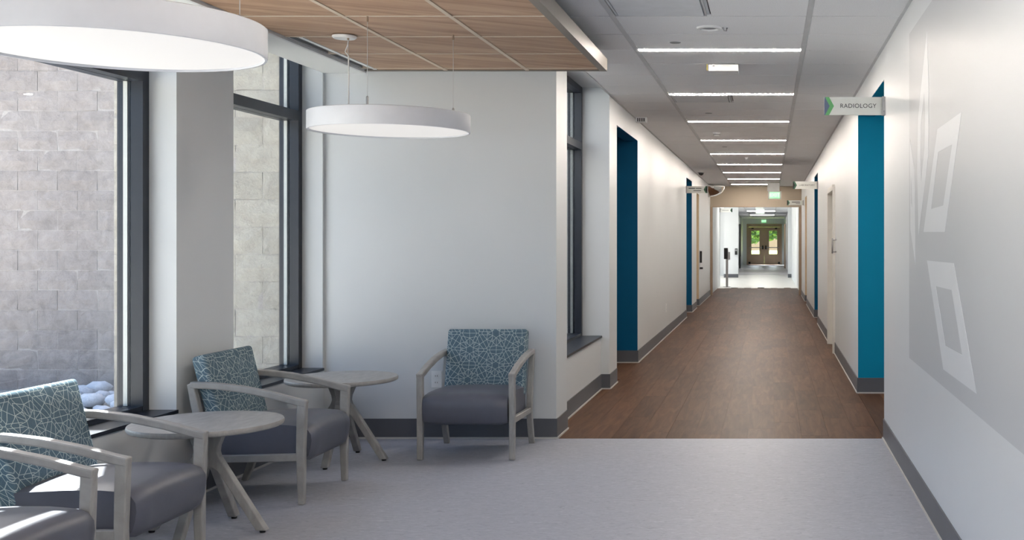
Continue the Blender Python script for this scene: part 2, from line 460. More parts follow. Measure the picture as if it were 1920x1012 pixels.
# side rooms seen through the openings
def alcove(parent, x0, x1, y0, y1, z1, mat_far, side, near_wall=True):
    """open towards the corridor; far wall (y1) carries the accent colour"""
    lst = [(x0, x1, y0, y1, z1, z1 + .1)]
    if side < 0: lst.append((x0 - .12, x0, y0 - .1, y1 + .15, -.06, z1 + .1))
    else: lst.append((x1, x1 + .12, y0 - .1, y1 + .15, -.06, z1 + .1))
    if near_wall: lst.append((x0, x1, y0 - .12, y0, -.06, z1 + .1))
    boxes('alcove_shell', lst, 'paint', parent)
    xa, xb = (x0, XL - .0005) if side < 0 else (XR + .0005, x1)
    box('accent_wall', (xa, xb, y1 - .003, y1 - .0005, 0, z1), mat_far, parent)
    boxes('alcove_far_wall', [(x0, x1, y1, y1 + .13, -.06, z1 + .1)], 'paint', parent)
    head = HEAD if z1 > 2.6 else 2.45
    xa, xb = (XL - .16, XL - .0005) if side < 0 else (XR + .0005, XR + .16)
    box('accent_head', (xa, xb, y0 - (0 if near_wall else 0), y1 - .0031, head - .003, head - .0005), mat_far, parent)
g = .162
alcove(wcl, XL - 2.0, XL - g, 11.42, 12.96, 2.75, 'teal_shaded', -1)
alcove(wcl, XL - 2.0, XL - g, 20.56, 22.0, 2.75, 'teal_shaded', -1)
alcove(wcl, XL - .7, XL - g, 23.4, 24.2, 2.5, 'beige', -1)
for i, (a, b_) in enumerate(((12.96, 20.56), (22.0, 23.4), (24.2, YE))): base_x('baseboard_corridor_left', XL, a, b_, 1)
base_x('baseboard_recess', -1.64, 8.44, 10.68, 1); base_x('baseboard_pier', XL, YB, 8.44, 1); base_x('baseboard_pier', XL, 10.68, 11.18, 1)
base_y('baseboard_pier', 10.68, -1.632, XL + .008, -1)
for y in (12.957, 21.997, 24.197): base_y('baseboard_opening', y, XL - (1.9 if y != 24.197 else .6), XL + .008, -1)

# ------------------------------------------------------------------ right wall and its openings
lst = [(XR, XR + .16, -6, YB, -.06, TOP)]
for a, b_ in ((10.39, 14.05), (15.35, 19.05), (20.5, 24.7), (25.9, YE)): lst.append((XR, XR + .16, a, b_, -.06, TOP))
for a, b_, z in ((YB, 10.39, HEAD), (19.05, 20.5, HEAD), (24.7, 25.9, 2.45), (14.05, 15.35, 2.13)): lst.append((XR, XR + .16, a, b_, z, TOP))
wr = struct(boxes('wall_right', lst, 'paint', bev=.0015), 'satin off-white wall with a grey graphic, running into the corridor')
alcove(wr, XR + g, XR + 2.2, YB + .12, 10.39, 2.75, 'teal', 1)
alcove(wr, XR + g, XR + 2.0, 19.05, 20.5, 2.75, 'teal_shaded', 1)
alcove(wr, XR + g, XR + .7, 24.7, 25.9, 2.5, 'beige', 1)
for y, mt, z in ((10.39, 'teal', HEAD), (20.5, 'teal_shaded', HEAD), (25.9, 'beige', 2.45)):
    base_y('baseboard_opening', y - .003, XR - .008, XR + (1.9 if mt != 'beige' else .6), -1)
for a, b_ in ((10.39, 14.0), (15.4, 19.05), (20.5, 24.7), (25.9, YE)): base_x('baseboard_corridor_right', XR, a, b_, -1)
# white door in the right corridor wall
d1 = struct(empty('door_1', (XR, 14.7, 0)), 'white corridor door in a white frame')
box('door_leaf', (.05, .095, -.60, .60, .006, 2.09), 'door_white', d1, .003)
for s in (-1, 1): box('door_frame', (-.03, .13, s * .65 - .05, s * .65 + .05, 0, 2.13), 'door_white', d1, .004)
box('door_frame', (-.03, .13, -.6, .6, 2.09, 2.16), 'door_white', d1, .004)
link('lever_handle', tube_me([(.045, -.5, 1.02), (-.01, -.5, 1.02), (-.01, -.38, 1.02)], .011), 'steel', d1)
pull = empty('door_pull', (XR, 13.75, 1.30))
link('grip', tube_me([(-.05, 0, -.02), (-.05, 0, .17)], .011), 'steel', pull)
for z in (.0, .15): link('standoff', tube_me([(0, 0, z), (-.05, 0, z)], .008), 'steel', pull)
tag(pull, 'small vertical metal pull fixed to the wall beside the white corridor door', 'door pull')

# ------------------------------------------------------------------ wall graphic on the right wall
def yz(px, py):
    y = XR * FPX / (px - 1443); return (y, EYE - (py - 449.5) * y / FPX)
mural = empty('wall_graphic', (XR, 6.57, .0)); tag(mural, 'grey painted wall graphic with pale angular leaf shapes on the near wall', 'wall graphic')
def flat(name, poly, mat, t, holes=None):
    pts = [(p[0] - 6.57, p[1]) for p in poly]
    if holes:
        h = [(p[0] - 6.57, p[1]) for p in holes]
        bm = bmesh.new(); A = [bm.verts.new((-t, *p)) for p in pts]; B = [bm.verts.new((-t, *p)) for p in h]
        n = len(A)
        for i in range(n): bm.faces.new((A[i], A[(i + 1) % n], B[(i + 1) % n], B[i]))
        r = bmesh.ops.extrude_face_region(bm, geom=bm.faces[:])
        for v_ in r['geom']:
            if isinstance(v_, bmesh.types.BMVert): v_.co.x = -.0002
        return link(name, finish(bm, name), mat, mural)
    return link(name, prism_me(pts, -t, -.0002), mat, mural)
flat('painted_field', [(6.57, .745), (6.57, 2.68), (-2.0, 2.68), (-2.0, .745)], 'mural_grey', .0012)
z1 = lambda x, y: yz(1640 + x * .4938, y * .4938); z2 = lambda x, y: yz(1640 + x * .5556, 450 + y * .5556)
flat('leaf_shape', [z1(240, 490), z1(332, 425), z1(268, 880), z1(187, 880)], 'mural_light', .0022, [z1(243, 577), z1(296, 548), z1(262, 780), z1(216, 793)])
flat('leaf_shape', [z2(178, 69), z2(268, 78), z2(345, 518), z2(233, 436)], 'mural_light', .0022, [z2(207, 155), z2(261, 168), z2(297, 388), z2(240, 357)])
flat('leaf_shape', [z1(200, 115), z1(207, 350), z1(205, 590), z1(168, 895), z1(163, 650), z1(166, 450)], 'mural_light', .0022,
     [z1(190, 350), z1(193, 420), z1(191, 560), z1(178, 690), z1(175, 600), z1(177, 470)])
flat('leaf_shape', [z1(135, 530), z1(153, 650), z1(156, 1005), z1(137, 870)], 'mural_light', .0022, [z1(138, 665), z1(142, 710), z1(143, 790), z1(139, 770)])

# ------------------------------------------------------------------ end of the near corridor: portal
pe = struct(boxes('wall_portal', [(XL, XR, YE, YE + .2, 2.31, TOP), (XL, -1.50, YE, YE + .2, 0, 2.31), (.77, XR, YE, YE + .2, 0, 2.31)], 'taupe', bev=.002), 'taupe header wall over the portal at the end of the corridor')
box('door_track', (-1.5, -.35, YE - .03, YE + .0, 2.305, 2.33), 'jamb_brown', pe)
for a, b_ in ((-1.556, -1.495), (.765, .835)): box('jamb_trim', (a, b_, YE - .02, YE + .01, 0, 2.31), 'jamb_brown', pe)

# ------------------------------------------------------------------ tile ceiling of corridor and lounge
BAY = 2.46; Y0 = 8.13; K0, K1 = -5, 8
GX = [XL, -.985, .248, XR]
ce = struct(boxes('ceiling', [(-3.25, XR, -6, YB, ZC + .03, ZC + .05), (XL, XR, YB, YE, ZC + .03, ZC + .05)], 'plenum'), 'lay-in ceiling of white mineral tiles')
for x in GX[1:3]: box('grid_bar', (x - .017, x + .017, -6, YE, ZC - .002, ZC + .03), 'tee', ce)
box('wall_angle', (XR - .022, XR, -6, YE, ZC - .003, ZC + .03), 'tee', ce); box('wall_angle', (XL, XL + .022, YB, YE, ZC - .003, ZC + .03), 'tee', ce)
tile_cache = {}
def ctile(x0, x1, y0, y1, mat='ceiling_tile', nm='ceiling_tile', z=ZC):
    k = (round(x1 - x0, 4), round(y1 - y0, 4))
    if k not in tile_cache:
        w, h = k[0] / 2, k[1] / 2; tile_cache[k] = box_me(-w, w, -h, h, 0, .018, name='ceiling_tile')
    return link(nm, tile_cache[k], mat, ce, ((x0 + x1) / 2, (y0 + y1) / 2, z))
def strip_light(k, y):
    e = empty('linear_ceiling_light', (( GX[1] + GX[2]) / 2, y, ZC - .004))
    L = (GX[2] - GX[1]) / 2 - .02
    box('diffuser', (-L, L, -.018, .018, 0, .012), 'strip_glow', e); box('housing', (-L, L, -.03, .03, .013, .03), 'white_plastic', e)
    return e
ordw = ['nearest', 'second', 'third', 'fourth', 'fifth', 'sixth', 'seventh', 'eighth', 'last']
for k in range(K0, K1 + 1):
    y = Y0 + BAY * k
    e = strip_light(k, y) if k != -1 else None      # lounge rows are added fill light; the nearest is dropped, it overlit the wall
    if k < 0: lab = 'unseen linear fill light added over the lounge floor, %s row back from the corridor' % ordw[-k]
    else: lab = ('thin glowing linear ceiling light, %s of the corridor row counted from the lounge' % ('first' if k == 0 else ordw[k]))
    if e: tag(e, lab, 'ceiling light', 'linear ceiling lights')
    else: ctile(GX[1] + .018, GX[2] - .018, y - .026, y + .026)
    y_end = min(YE, y + BAY)
    # centre column
    n = 4; a = y + .034; b_ = y + BAY - .034; p = (b_ - a) / n
    for i in range(n):
        t0, t1 = a + p * i, a + p * (i + 1)
        if t0 > YE - .1: continue
        if t1 > YE: t1 = YE
        if k in (-1, 1) and i == (1 if k == -1 else 0):
            yy0, yy1 = t0, t1
            xm = GX[1] + .6165
            box('tile_frame', (GX[1] + .018, xm - .006, yy0 + .004, yy1 - .004, ZC + .012, ZC + .02), 'diffuser_grey', ce)
            df = empty('air_diffuser', ((GX[1] + xm) / 2, (yy0 + yy1) / 2, ZC))
            w = .285
            box('plaque', (-w + .02, w - .02, -w + .02, w - .02, -.004, .004), 'diffuser_grey', df, .003)
            boxes('rim', [(-w, w, -w, -w + .012, -.001, .012), (-w, w, w - .012, w, -.001, .012), (-w, -w + .012, -w + .012, w - .012, -.001, .012), (w - .012, w, -w + .012, w - .012, -.001, .012)], 'tee', df)
            tag(df, 'square grey air diffuser in the tile ceiling %s' % ('nearer than the first linear light' if k == -1 else 'just past the second linear light'), 'air vent', 'ceiling air diffusers')
            ctile(xm + .004, GX[2] - .018, t0 + .006, t1 - .006)
        else:
            ctile(GX[1] + .018, GX[2] - .018, t0 + .006, t1 - .006)
    for s in (0, 2):
        p = BAY / 4
        for i in range(4):
            t0, t1 = y + p * i, y + p * (i + 1)
            if t0 > YE - .1: continue
            t1 = min(t1, YE)
            x0, x1 = GX[s] + (.022 if s == 0 else .018), GX[s + 1] - (.018 if s == 0 else .022)
            if s == 0 and t0 < YB - .3: x0 = -1.60
            ctile(x0, x1, t0 + .006, t1 - .006)

# ------------------------------------------------------------------ wood tile ceiling, fascia and soffit
WX = [-2.93, -2.345, -1.755, -1.232]
YW1 = 7.985
cw = struct(boxes('ceiling_wood', [(-2.95, -1.20, -5.9, YW1, ZW + .03, ZW + .05)], 'plenum'), 'lowered ceiling of wood-look tiles with pale grid')
for x in WX[1:3]: box('grid_bar', (x - .013, x + .013, -5.9, YW1 - .03, ZW - .004, ZW + .03), 'grid_beige', cw)
rows = [7.87 - .61 * i for i in range(23)]
for y in rows: box('cross_bar', (WX[0], WX[3], y - .008, y + .008, ZW - .003, ZW + .03), 'grid_beige', cw)
wt_cache = {}
rr = [YW1 - .03] + rows
for j in range(len(rr) - 1):
    y1_, y0_ = rr[j] - .011, rr[j + 1] + .011
    for i in range(3):
        x0 = WX[i] + (.012 if i else .004); x1 = WX[i + 1] - (.014 if i < 2 else .002)
        if i == 0 and j in (0, 1, 2): x0 = -2.83
        k = (round(x1 - x0, 4), round(y1_ - y0_, 4))
        if k not in wt_cache: wt_cache[k] = box_me(-k[0] / 2, k[0] / 2, -k[1] / 2, k[1] / 2, 0, .018, name='wood_tile')
        link('wood_tile', wt_cache[k], 'wood_tile', cw, ((x0 + x1) / 2, (y0_ + y1_) / 2, ZW))
box('fascia', (-1.232, -1.18, -5.9, YW1, ZW - .006, ZW + .085), 'fascia', cw, .002)
box('end_trim', (-2.95, -1.232, YW1 - .03, YW1, ZW - .006, ZW + .05), 'fascia', cw)
box('edge_trim', (-2.955, -2.934, -5.9, YW1, ZW - .018, ZW + .05), 'tee', cw)
sd = empty('slot_diffuser', (-2.88, 7.3, ZW)); L = .63
box('slot_back', (-.048, .045, -L, L, .016, .022), 'black', sd)
box('slot_blade', (-.048, -.034, -L, L, -.002, .016), 'grey_plastic', sd); box('slot_blade', (-.004, .004, -L, L, .004, .016), 'grey_plastic', sd)
box('slot_blade', (.022, .046, -L, L, -.003, .016), 'white_plastic', sd)
tag(sd, 'black linear slot air diffuser along the window edge of the wood ceiling', 'air vent')
struct(box('ceiling_soffit', (XW - .0, -2.955, -6, YB, ZS, ZS + .18), 'soffit'), 'smooth white soffit between the windows and the wood ceiling')
struct(box('ceiling_pocket', (-3.40, XW, -6, YB, 2.91, 2.93), 'soffit'))

# shell behind the camera
struct(boxes('wall_rear', [(-3.55, XR + .16, -6.2, -6, -.06, .12), (-3.55, XR + .16, -6.2, -6, 2.62, TOP), (-3.55, -3.1, -6.2, -6, .12, 2.62), (.72, XR + .16, -6.2, -6, .12, 2.62)], 'paint'), 'wall behind the camera with a wide window added for fill daylight')
rw = struct(empty('window_fill', (-1.19, -6.1, .12)))  # unseen window, added to let fill daylight in from behind
for i in range(4): box('mullion', (-1.91 + i * 1.2567 - (0 if i else 0), -1.85 + i * 1.2567, -.06, .06, 0, 2.5), 'frame_dark', rw)
for i in range(3): box('pane', (-1.85 + i * 1.2567, -1.91 + (i + 1) * 1.2567, -.004, .004, 0, 2.5), 'glass', rw)
struct(box('ground_bounce', (-3.62, 60, -40, -6.2, -.20, -.08), 'curb'), 'unseen pale forecourt added behind the camera to bounce sunlight in')  # goes with the added rear window, throws sunlight up to the ceiling

# ------------------------------------------------------------------ lobby beyond the portal
lob = struct(boxes('wall_lobby', [(XL - .16, XL, YE + .2, 34.5, 0, TOP), (XR, XR + .16, YE + .2, 64, 0, TOP), (-6.0, XL, 34.3, 34.5, 0, TOP),
     (-1.75, -1.20, 42.0, 42.35, 0, TOP), (-6.0, -1.6, 44.5, 44.7, 0, TOP), (XL - .16, XL, 44.7, 64, 0, TOP), (.70, XR, 42.0, 42.35, 0, TOP)], 'paint'), 'white lobby walls beyond the portal')
struct(box('ceiling_lobby', (-6.0, XR, YE + .2, 64, 2.70, 2.74), 'ceiling_tile'), 'white ceiling of the lobby beyond the portal')
lobc = struct(boxes('trim_1', [(x - .02, x + .02, YE + .2, 64, 2.69, 2.699) for x in (-.985, .248)], 'tee'))
for (x0, x1, y) in ((-1.75, -1.20, 42.0), (.70, XR, 42.0)): base_y('baseboard_lobby', y, x0, x1, -1)
for x, y, lab in ((-.37, 33.5, 'fill light panel added to the lobby ceiling right behind the portal'), (-.37, 47.5, 'fill light panel added to the ceiling past the white lobby piers'), (-.37, 55.0, 'fill light panel added to the ceiling closest to the far double doors'), (-3.4, 36.5, 'unseen fill light panel added over the side part of the lobby, nearer one'), (-3.4, 40.5, 'unseen fill light panel added over the side part of the lobby, farther one')):  # no fixtures known here; panels added to brighten the lobby
    e = empty('lobby_fill_light', (x, y, 2.685)); box('diffuser', (-.6, .6, -.55, .55, 0, .01), 'panel_glow', e); box('rim', (-.62, .62, -.57, .57, .0101, .0145), 'white_plastic', e)
    tag(e, lab, 'ceiling light', 'added lobby fill lights')
# lobby daylight window on its left side
lw = struct(empty('window_6', (-5.95, 39.5, .1)))
for y in (-4.95, -2.5, 0, 2.5, 4.95): box('mullion', (-.05, .05, y - .03, y + .03, 0, 2.6), 'frame_dark', lw)
for i, y in enumerate((-4.95, -2.5, 0, 2.5)): box('pane', (-.004, .004, y + .03, y + 2.4, 0, 2.6), 'glass', lw)
# card reader on its post
cr = empty('card_reader_post', (-1.31, 33.75, 0))
link('base_plate', lathe_me([(0, 0), (.11, 0), (.11, .012), (0, .012)], 20), 'steel', cr)
box('post', (-.035, .035, -.035, .035, .012, 1.2), 'steel', cr, .004); box('reader', (-.09, .02, -.08, -.0355, .86, 1.2), 'black', cr, .008); box('reader_cover', (.021, .10, -.07, -.0355, .84, 1.08), 'grey_plastic', cr, .008)
tag(cr, 'grey metal post with a black card reader in the lobby beyond the portal', 'card reader')
box_reader = empty('wall_reader', (-1.28, 41.985, 1.0)); box('housing', (-.045, .045, -.03, .012, -.12, .12), 'black', box_reader, .006); box('reader_lens', (-.03, .03, -.034, -.0301, .02, .09), 'grey_plastic', box_reader)
tag(box_reader, 'black reader box on the white lobby pier', 'card reader')
# far double doors
YD = 64.0
struct(boxes('wall_far', [(-2.2, XR + .3, YD, YD + .2, 2.36, TOP), (-2.2, -1.32, YD, YD + .2, 0, 2.36), (.70, XR + .3, YD, YD + .2, 0, 2.36)], 'paint'), 'wall around the far double doors')
dd = struct(empty('door_2', (-.31, YD, 0)), 'brown double doors with tall narrow glazing at the far end')
for s in (-1, 1): box('door_frame', (s * .965 - .06, s * .965 + .06, -.04, -.0005, 0, 2.38), 'door_brown', dd, .004)
box('door_frame', (-.905, .905, -.04, -.0005, 2.2, 2.38), 'door_brown', dd, .004)
boxes('door_reveal', [(-1.009, -.905, 0, .2, 0, 2.36), (.905, 1.009, 0, .2, 0, 2.36), (-.905, .905, 0, .2, 2.2, 2.36), (-.905, .905, 0, .2, -.02, .012)], 'door_brown', dd)
for s in (-1, 1):
    a, b_ = sorted((s * .001, s * .9045)); g0, g1 = sorted((s * .28, s * .75))
    lf = boxes('door_leaf', [(a, b_, .02, .07, .015, .62), (a, b_, .02, .07, 1.98, 2.19), (a, g0, .02, .07, .62, 1.98), (g1, b_, .02, .07, .62, 1.98)], 'door_brown', dd)
    box('pane', (g0, g1, .04, .046, .62, 1.98), 'glass', lf)
    box('push_bar', (min(s * .06, s * .85), max(s * .06, s * .85), -.04, -.0, .98, 1.03), 'steel', lf, .004)
    box('latch_case', (min(s * .05, s * .13), max(s * .05, s * .13), -.05, .0195, .9, 1.12), 'black', lf, .004)
    box('door_stop', (min(s * .80, s * .92), max(s * .80, s * .92), -.06, .0195, .05, .17), 'black', lf, .004)
    box('door_closer', (min(s * .62, s * .75), max(s * .62, s * .75), -.06, .0195, 2.08, 2.15), 'black', lf, .004)
# dark framed doors standing open on both sides of the vestibule
for s, x in ((-1, XL + .05), (1, XR - .06)):
    fl = empty('vestibule_door', (x, 56.0, 0))
    boxes('frame', [(-.03, .03, -.5, -.4, .01, 2.25), (-.03, .03, .4, .5, .01, 2.25), (-.03, .03, -.4, .4, .01, .6), (-.03, .03, -.4, .4, 2.1, 2.25)], 'black' if s < 0 else 'jamb_brown', fl)
    box('pane', (-.005, .005, -.4, .4, .6, 2.1), 'glass', fl)
    tag(fl, 'dark framed glazed door folded open against the %s vestibule wall' % ('left' if s < 0 else 'right'), 'door')
box('blue_corner', (XR - .02, XR - .001, 45.0, 45.4, 0, 2.69), 'blue_edge', lob)

# ------------------------------------------------------------------ outdoors
struct(boxes('ground', [(-60, -3.62, -40, 64.3, -.20, -.08), (-3.62, -2.0, 8.44, 11.2, -.20, -.08)], 'gravel'), 'gravel ground of the courtyard')
struct(box('ground_lawn', (-60, 60, 64.3, 160, -.3, -.1), 'lawn'), 'sunlit lawn beyond the far doors')
def block_wall(name, xa, xb, yf, zt, mat, label, thick, ztop, x_vis=None):
    bl, bh = .4064, .2032
    w = struct(empty(name, ((xa + xb) / 2, yf, 0)), label); ox = w.location.x
    box('wall_core', (xa - ox, xb - ox, .012, .03 + thick, -.1, ztop), 'mortar', w)
    cache = {}
    nr = int(zt / bh)
    for r in range(nr):
        z = -.08 + r * bh; x = xb - (bl / 2 if r % 2 else 0) ; xs = [xb] + ([x] if r % 2 else [])
        cur = xs[-1]
        while cur > xa + .01: cur = max(xa, cur - bl); xs.append(cur)
        for a, b_ in zip(xs[1:], xs[:-1]):
            if x_vis and not any(b_ > v0 and a < v1 for v0, v1 in x_vis): continue
            k = (round(b_ - a, 3), random.randrange(3))
            if k not in cache:
                hw = k[0] / 2 - .003; hh = bh / 2 - .003
                bm = bmesh.new(); N = (5, 3)
                g_ = [[bm.verts.new((-hw + 2 * hw * i / (N[0] - 1), (0 if 0 < i < N[0] - 1 and 0 < j < N[1] - 1 else .008) + random.uniform(-.004, .004), -hh + 2 * hh * j / (N[1] - 1))) for j in range(N[1])] for i in range(N[0])]
                for i in range(N[0] - 1):
                    for j in range(N[1] - 1): bm.faces.new((g_[i][j], g_[i + 1][j], g_[i + 1][j + 1], g_[i][j + 1]))
                rim = [e for e in bm.edges if e.is_boundary]
                ex = bmesh.ops.extrude_edge_only(bm, edges=rim)
                for v_ in ex['geom']:
                    if isinstance(v_, bmesh.types.BMVert): v_.co.y = .034
                cache[k] = finish(bm, 'block')
            link('block', cache[k], mat, w, ((a + b_) / 2 - ox, random.uniform(-.002, .003), z + bh / 2))
    if nr * bh - .08 < ztop - .1:
        box('upper_courses', (xa - ox, xb - ox, .0, .03, -.08 + nr * bh, ztop), mat, w)
    return w
block_wall('wall_courtyard', -9.2, -1.98, 11.2, 4.0, 'block_pink', 'weathered split-face block wall across the courtyard', .19, 6.0, [(-8.2, -4.7), (-2.9, -1.98)])
block_wall('wall_wing', -4.87, -3.56, 8.15, 3.9, 'block_tan', 'tan split-face block wing wall just outside the second window', .29, 4.5)
# white river stones along the foot of the courtyard wall
st = []
for k in range(5):
    bm = bmesh.new(); bmesh.ops.create_icosphere(bm, subdivisions=2, radius=1)
    for v_ in bm.verts: v_.co *= 1 + random.uniform(-.13, .13)
    for v_ in bm.verts: v_.co.x *= 1.25; v_.co.z *= .7
    st.append(finish(bm, 'river_stone', True))
placed = []; n = 0; tries = 0
while tries < 9000 and n < 230:
    tries += 1
    s = random.choice((.10, .085, .07, .055, .045)) if tries < 3000 else random.uniform(.034, .05)
    xx = random.uniform(-6.95, -5.0); yy = random.uniform(9.0, 11.12 - s)
    rx, ry = s * 1.28, s * 1.08
    if any(abs(xx - p[0]) < rx + p[2] and abs(yy - p[1]) < ry + p[3] for p in placed): continue
    placed.append((xx, yy, rx, ry))
    o = link('river_stone', st[n % 5], 'stone', None, (xx, yy, -.085 + s * .74), (random.uniform(-.12, .12), random.uniform(-.12, .12), random.choice((0, PI)) + random.uniform(-.15, .15)))
    o.scale = (s, s, s); tag(o, 'pale river stone at the foot of the courtyard block wall', 'stone', 'river stones in the courtyard'); n += 1
# trees on the lawn seen through the far door glass
def tree(x, y, h, lab):
    e = empty('lawn_tree', (x, y, -.1)); link('trunk', tube_me([(0, 0, 0), (.05, 0, h * .5)], .12), 'bark', e)
    bm = bmesh.new()
    for i in range(700):
        v_ = Vector((random.gauss(0, 1), random.gauss(0, 1), random.gauss(0, .8))); v_ = v_.normalized() * random.uniform(.5, 1) * h * .36
        c = Vector((0, 0, h * .62)) + v_; q = Vector((random.uniform(-1, 1), random.uniform(-1, 1), random.uniform(-1, 1))).normalized(); p_ = q.orthogonal().normalized()
        s = h * .07; w_ = q.cross(p_)
        bm.faces.new([bm.verts.new(c + p_ * s), bm.verts.new(c + w_ * s * .6), bm.verts.new(c - p_ * s), bm.verts.new(c - w_ * s * .6)])
    link('foliage', finish(bm, 'foliage'), 'leaf', e); tag(e, lab, 'tree', 'trees on the lawn')
tree(-1.7, 84, 4.2, 'bushy green tree on the lawn, seen through the left glass of the far doors')
tree(1.0, 92, 5.0, 'bushy green tree on the lawn, seen through the right glass of the far doors')
tree(-.6, 112, 9.0, 'tall leafy tree furthest out on the lawn beyond the far doors')

# ------------------------------------------------------------------ pendants
def pendant(name_label, x, y, R, zb, h, ztop):
    e = empty('pendant_light', (x, y, zb)); tag(e, name_label, 'pendant light', 'round drum pendants')
    link('drum', lathe_me([(R - .012, .012), (R - .010, 0), (R - .002, 0), (R, .004), (R, h - .003), (R - .004, h), (R - .35 * R, h + .001), (0, h + .001), (0, h - .01), (R - .012, h - .01), (R - .012, .012)], 96), 'pendant_white', e)
    link('diffuser', lathe_me([(0, .008), (R - .0125, .008), (R - .0125, .014), (0, .014)], 96), 'pendant_glow', e)
    for i, ang in enumerate((-90, 30, 150)):
        px, py = .40 * R / .4725 * .95 * math.cos(math.radians(ang)), .40 * R / .4725 * .95 * math.sin(math.radians(ang))
        link('suspension_wire', tube_me([(px, py, h), (px, py, ztop - zb - .004)], .0016, 6), 'tee', e)
        link('wire_gripper', lathe_me([(0, 0), (.007, 0), (.007, .05), (.003, .055), (0, .055)], 10), 'steel', e, (px, py, h))
        link('ceiling_anchor', lathe_me([(0, 0), (.006, 0), (.006, .03), (0, .03)], 10), 'jamb_brown', e, (px, py, ztop - zb - .033))
        if i == 2:
            cx, cy = px - .03, py + .02; T = ztop - zb
            link('canopy', lathe_me([(0, -.018), (.062, -.018), (.07, -.01), (.07, -.002), (0, -.002)], 32), 'white_plastic', e, (cx, cy, T - .004))
            link('power_cord', tube_me([(cx + .025, cy, T - .02), (cx + .02, cy, T - .06), (cx + .004, cy, T - .10), (px + .0035, py, T - .13), (px + .0035, py, h)], .0034, 8), 'white_plastic', e)
    return e
pendant('white drum pendant hanging above the round table by the pale wall', -2.21, 6.40, .452, 2.08, .105, ZW)
pendant('larger-looking white drum pendant cut off at the top, in front of the first window', -2.18, 3.68, .455, 2.08, .105, ZW)

# ------------------------------------------------------------------ armchair
def armchair(label, loc, rz):
    e = empty('armchair', loc, rz); tag(e, label, 'armchair', 'lounge armchairs')
    fl = ribbon([(-.322, 0), (-.320, .12), (-.318, .30), (-.322, .45), (-.326, .566)], [.016, .020, .0235, .025, .025])
    am = ribbon([(-.351, .552), (-.30, .5625), (-.16, .600), (0, .632), (.14, .649), (.286, .656)], [.0195, .0195, .019, .0185, .018, .018])
    rl = ribbon([(.284, .664), (.262, .56), (.232, .42), (.205, .30), (.203, .24), (.220, .16), (.248, .08), (.282, 0)], [.018, .021, .022, .023, .023, .022, .02, .016])
    sr = [(-.30, .238), (.21, .228), (.21, .268), (-.30, .280)]
    for s in (-1, 1):
        xa, xb = s * .303 - .0195, s * .303 + .0195
        link('front_leg', prism_me(fl, xa, xb, 'yz', .006, 2), 'grey_wood', e)
        link('arm_rest', prism_me(am, xa - .002, xb + .002, 'yz', .008, 2), 'grey_wood', e)
        link('rear_leg', prism_me(rl, xa, xb, 'yz', .006, 2), 'grey_wood', e)
        link('side_rail', prism_me(sr, xa + .005, xb - .005, 'yz', .004, 1), 'grey_wood', e)
        for y, in ((-.322,), (.281,)): link('glide', lathe_me([(0, 0), (.010, 0), (.011, .006), (0, .006)], 10), 'black', e, (s * .303, y, -.002))
    box('rear_rail', (-.285, .285, .185, .215, .232, .268), 'grey_wood', e, .004)
    # seat cushion: thick front with a rolled edge, gently crowned top
    prof = [(-.372, .30), (-.378, .345), (-.374, .385), (-.352, .418), (-.315, .434), (-.22, .442), (-.08, .442), (.08, .434), (.19, .424), (.20, .26), (.0, .238), (-.20, .230), (-.335, .232), (-.360, .256)]
    bm = bmesh.new(); NX = 12; cols_ = []
    for i in range(NX + 1):
        t = i / NX * 2 - 1; x = .2785 * t
        edge = max(0, abs(t) - .86) / .14; sh = 1 - .10 * edge ** 2
        cols_.append([bm.verts.new((x, -.09 + (y + .09) * (1 - .05 * edge ** 2), .335 + (z - .335) * sh + (.010 * (1 - t * t) if z > .36 else 0))) for y, z in prof])
    n = len(prof)
    for A, B in zip(cols_, cols_[1:]):
        for j in range(n): bm.faces.new((A[j], A[(j + 1) % n], B[(j + 1) % n], B[j]))
    bm.faces.new(cols_[0]); bm.faces.new(cols_[-1][::-1])
    me = finish(bm, 'seat_cushion', True)
    try: me.set_sharp_from_angle(angle=math.radians(50))
    except Exception: pass
    link('seat_cushion', me, 'seat_vinyl', e)
    # backrest: padded slab, leaning back
    bm = bmesh.new(); NX, NZ = 10, 8; H, W, T = .47, .281, .040
    add_box(bm, -W, W, -T, T, 0, H)
    bmesh.ops.subdivide_edges(bm, edges=bm.edges[:], cuts=3, use_grid_fill=True)
    for v_ in bm.verts:
        if v_.co.y < -T + .001:
            a = 1 - (v_.co.x / W) ** 2; c = 1 - ((v_.co.z - H / 2) / (H / 2)) ** 2; v_.co.y -= .020 * max(0, a) ** .6 * max(0, c) ** .6
    bevel(bm, .022, 4, 40)
    me = finish(bm, 'backrest', True)
    link('backrest', me, 'star_fabric', e, (0, .150, .355), (math.radians(-14), 0, 0))
    return e
armchair('armchair with patterned blue back and grey seat facing the room, alone against the pale wall', (-2.0, 7.565, 0), 0)
armchair('armchair standing between the two round tables, in front of the grey pier', (-2.885, 6.325, 0), PI / 2)
armchair('sunlit armchair with tall patterned back in front of the first window', (-2.938, 4.745, 0), PI / 2)
armchair('cropped armchair at the bottom edge, only a pale arm and sunlit grey seat showing', (-2.938, 3.915, 0), PI / 2)

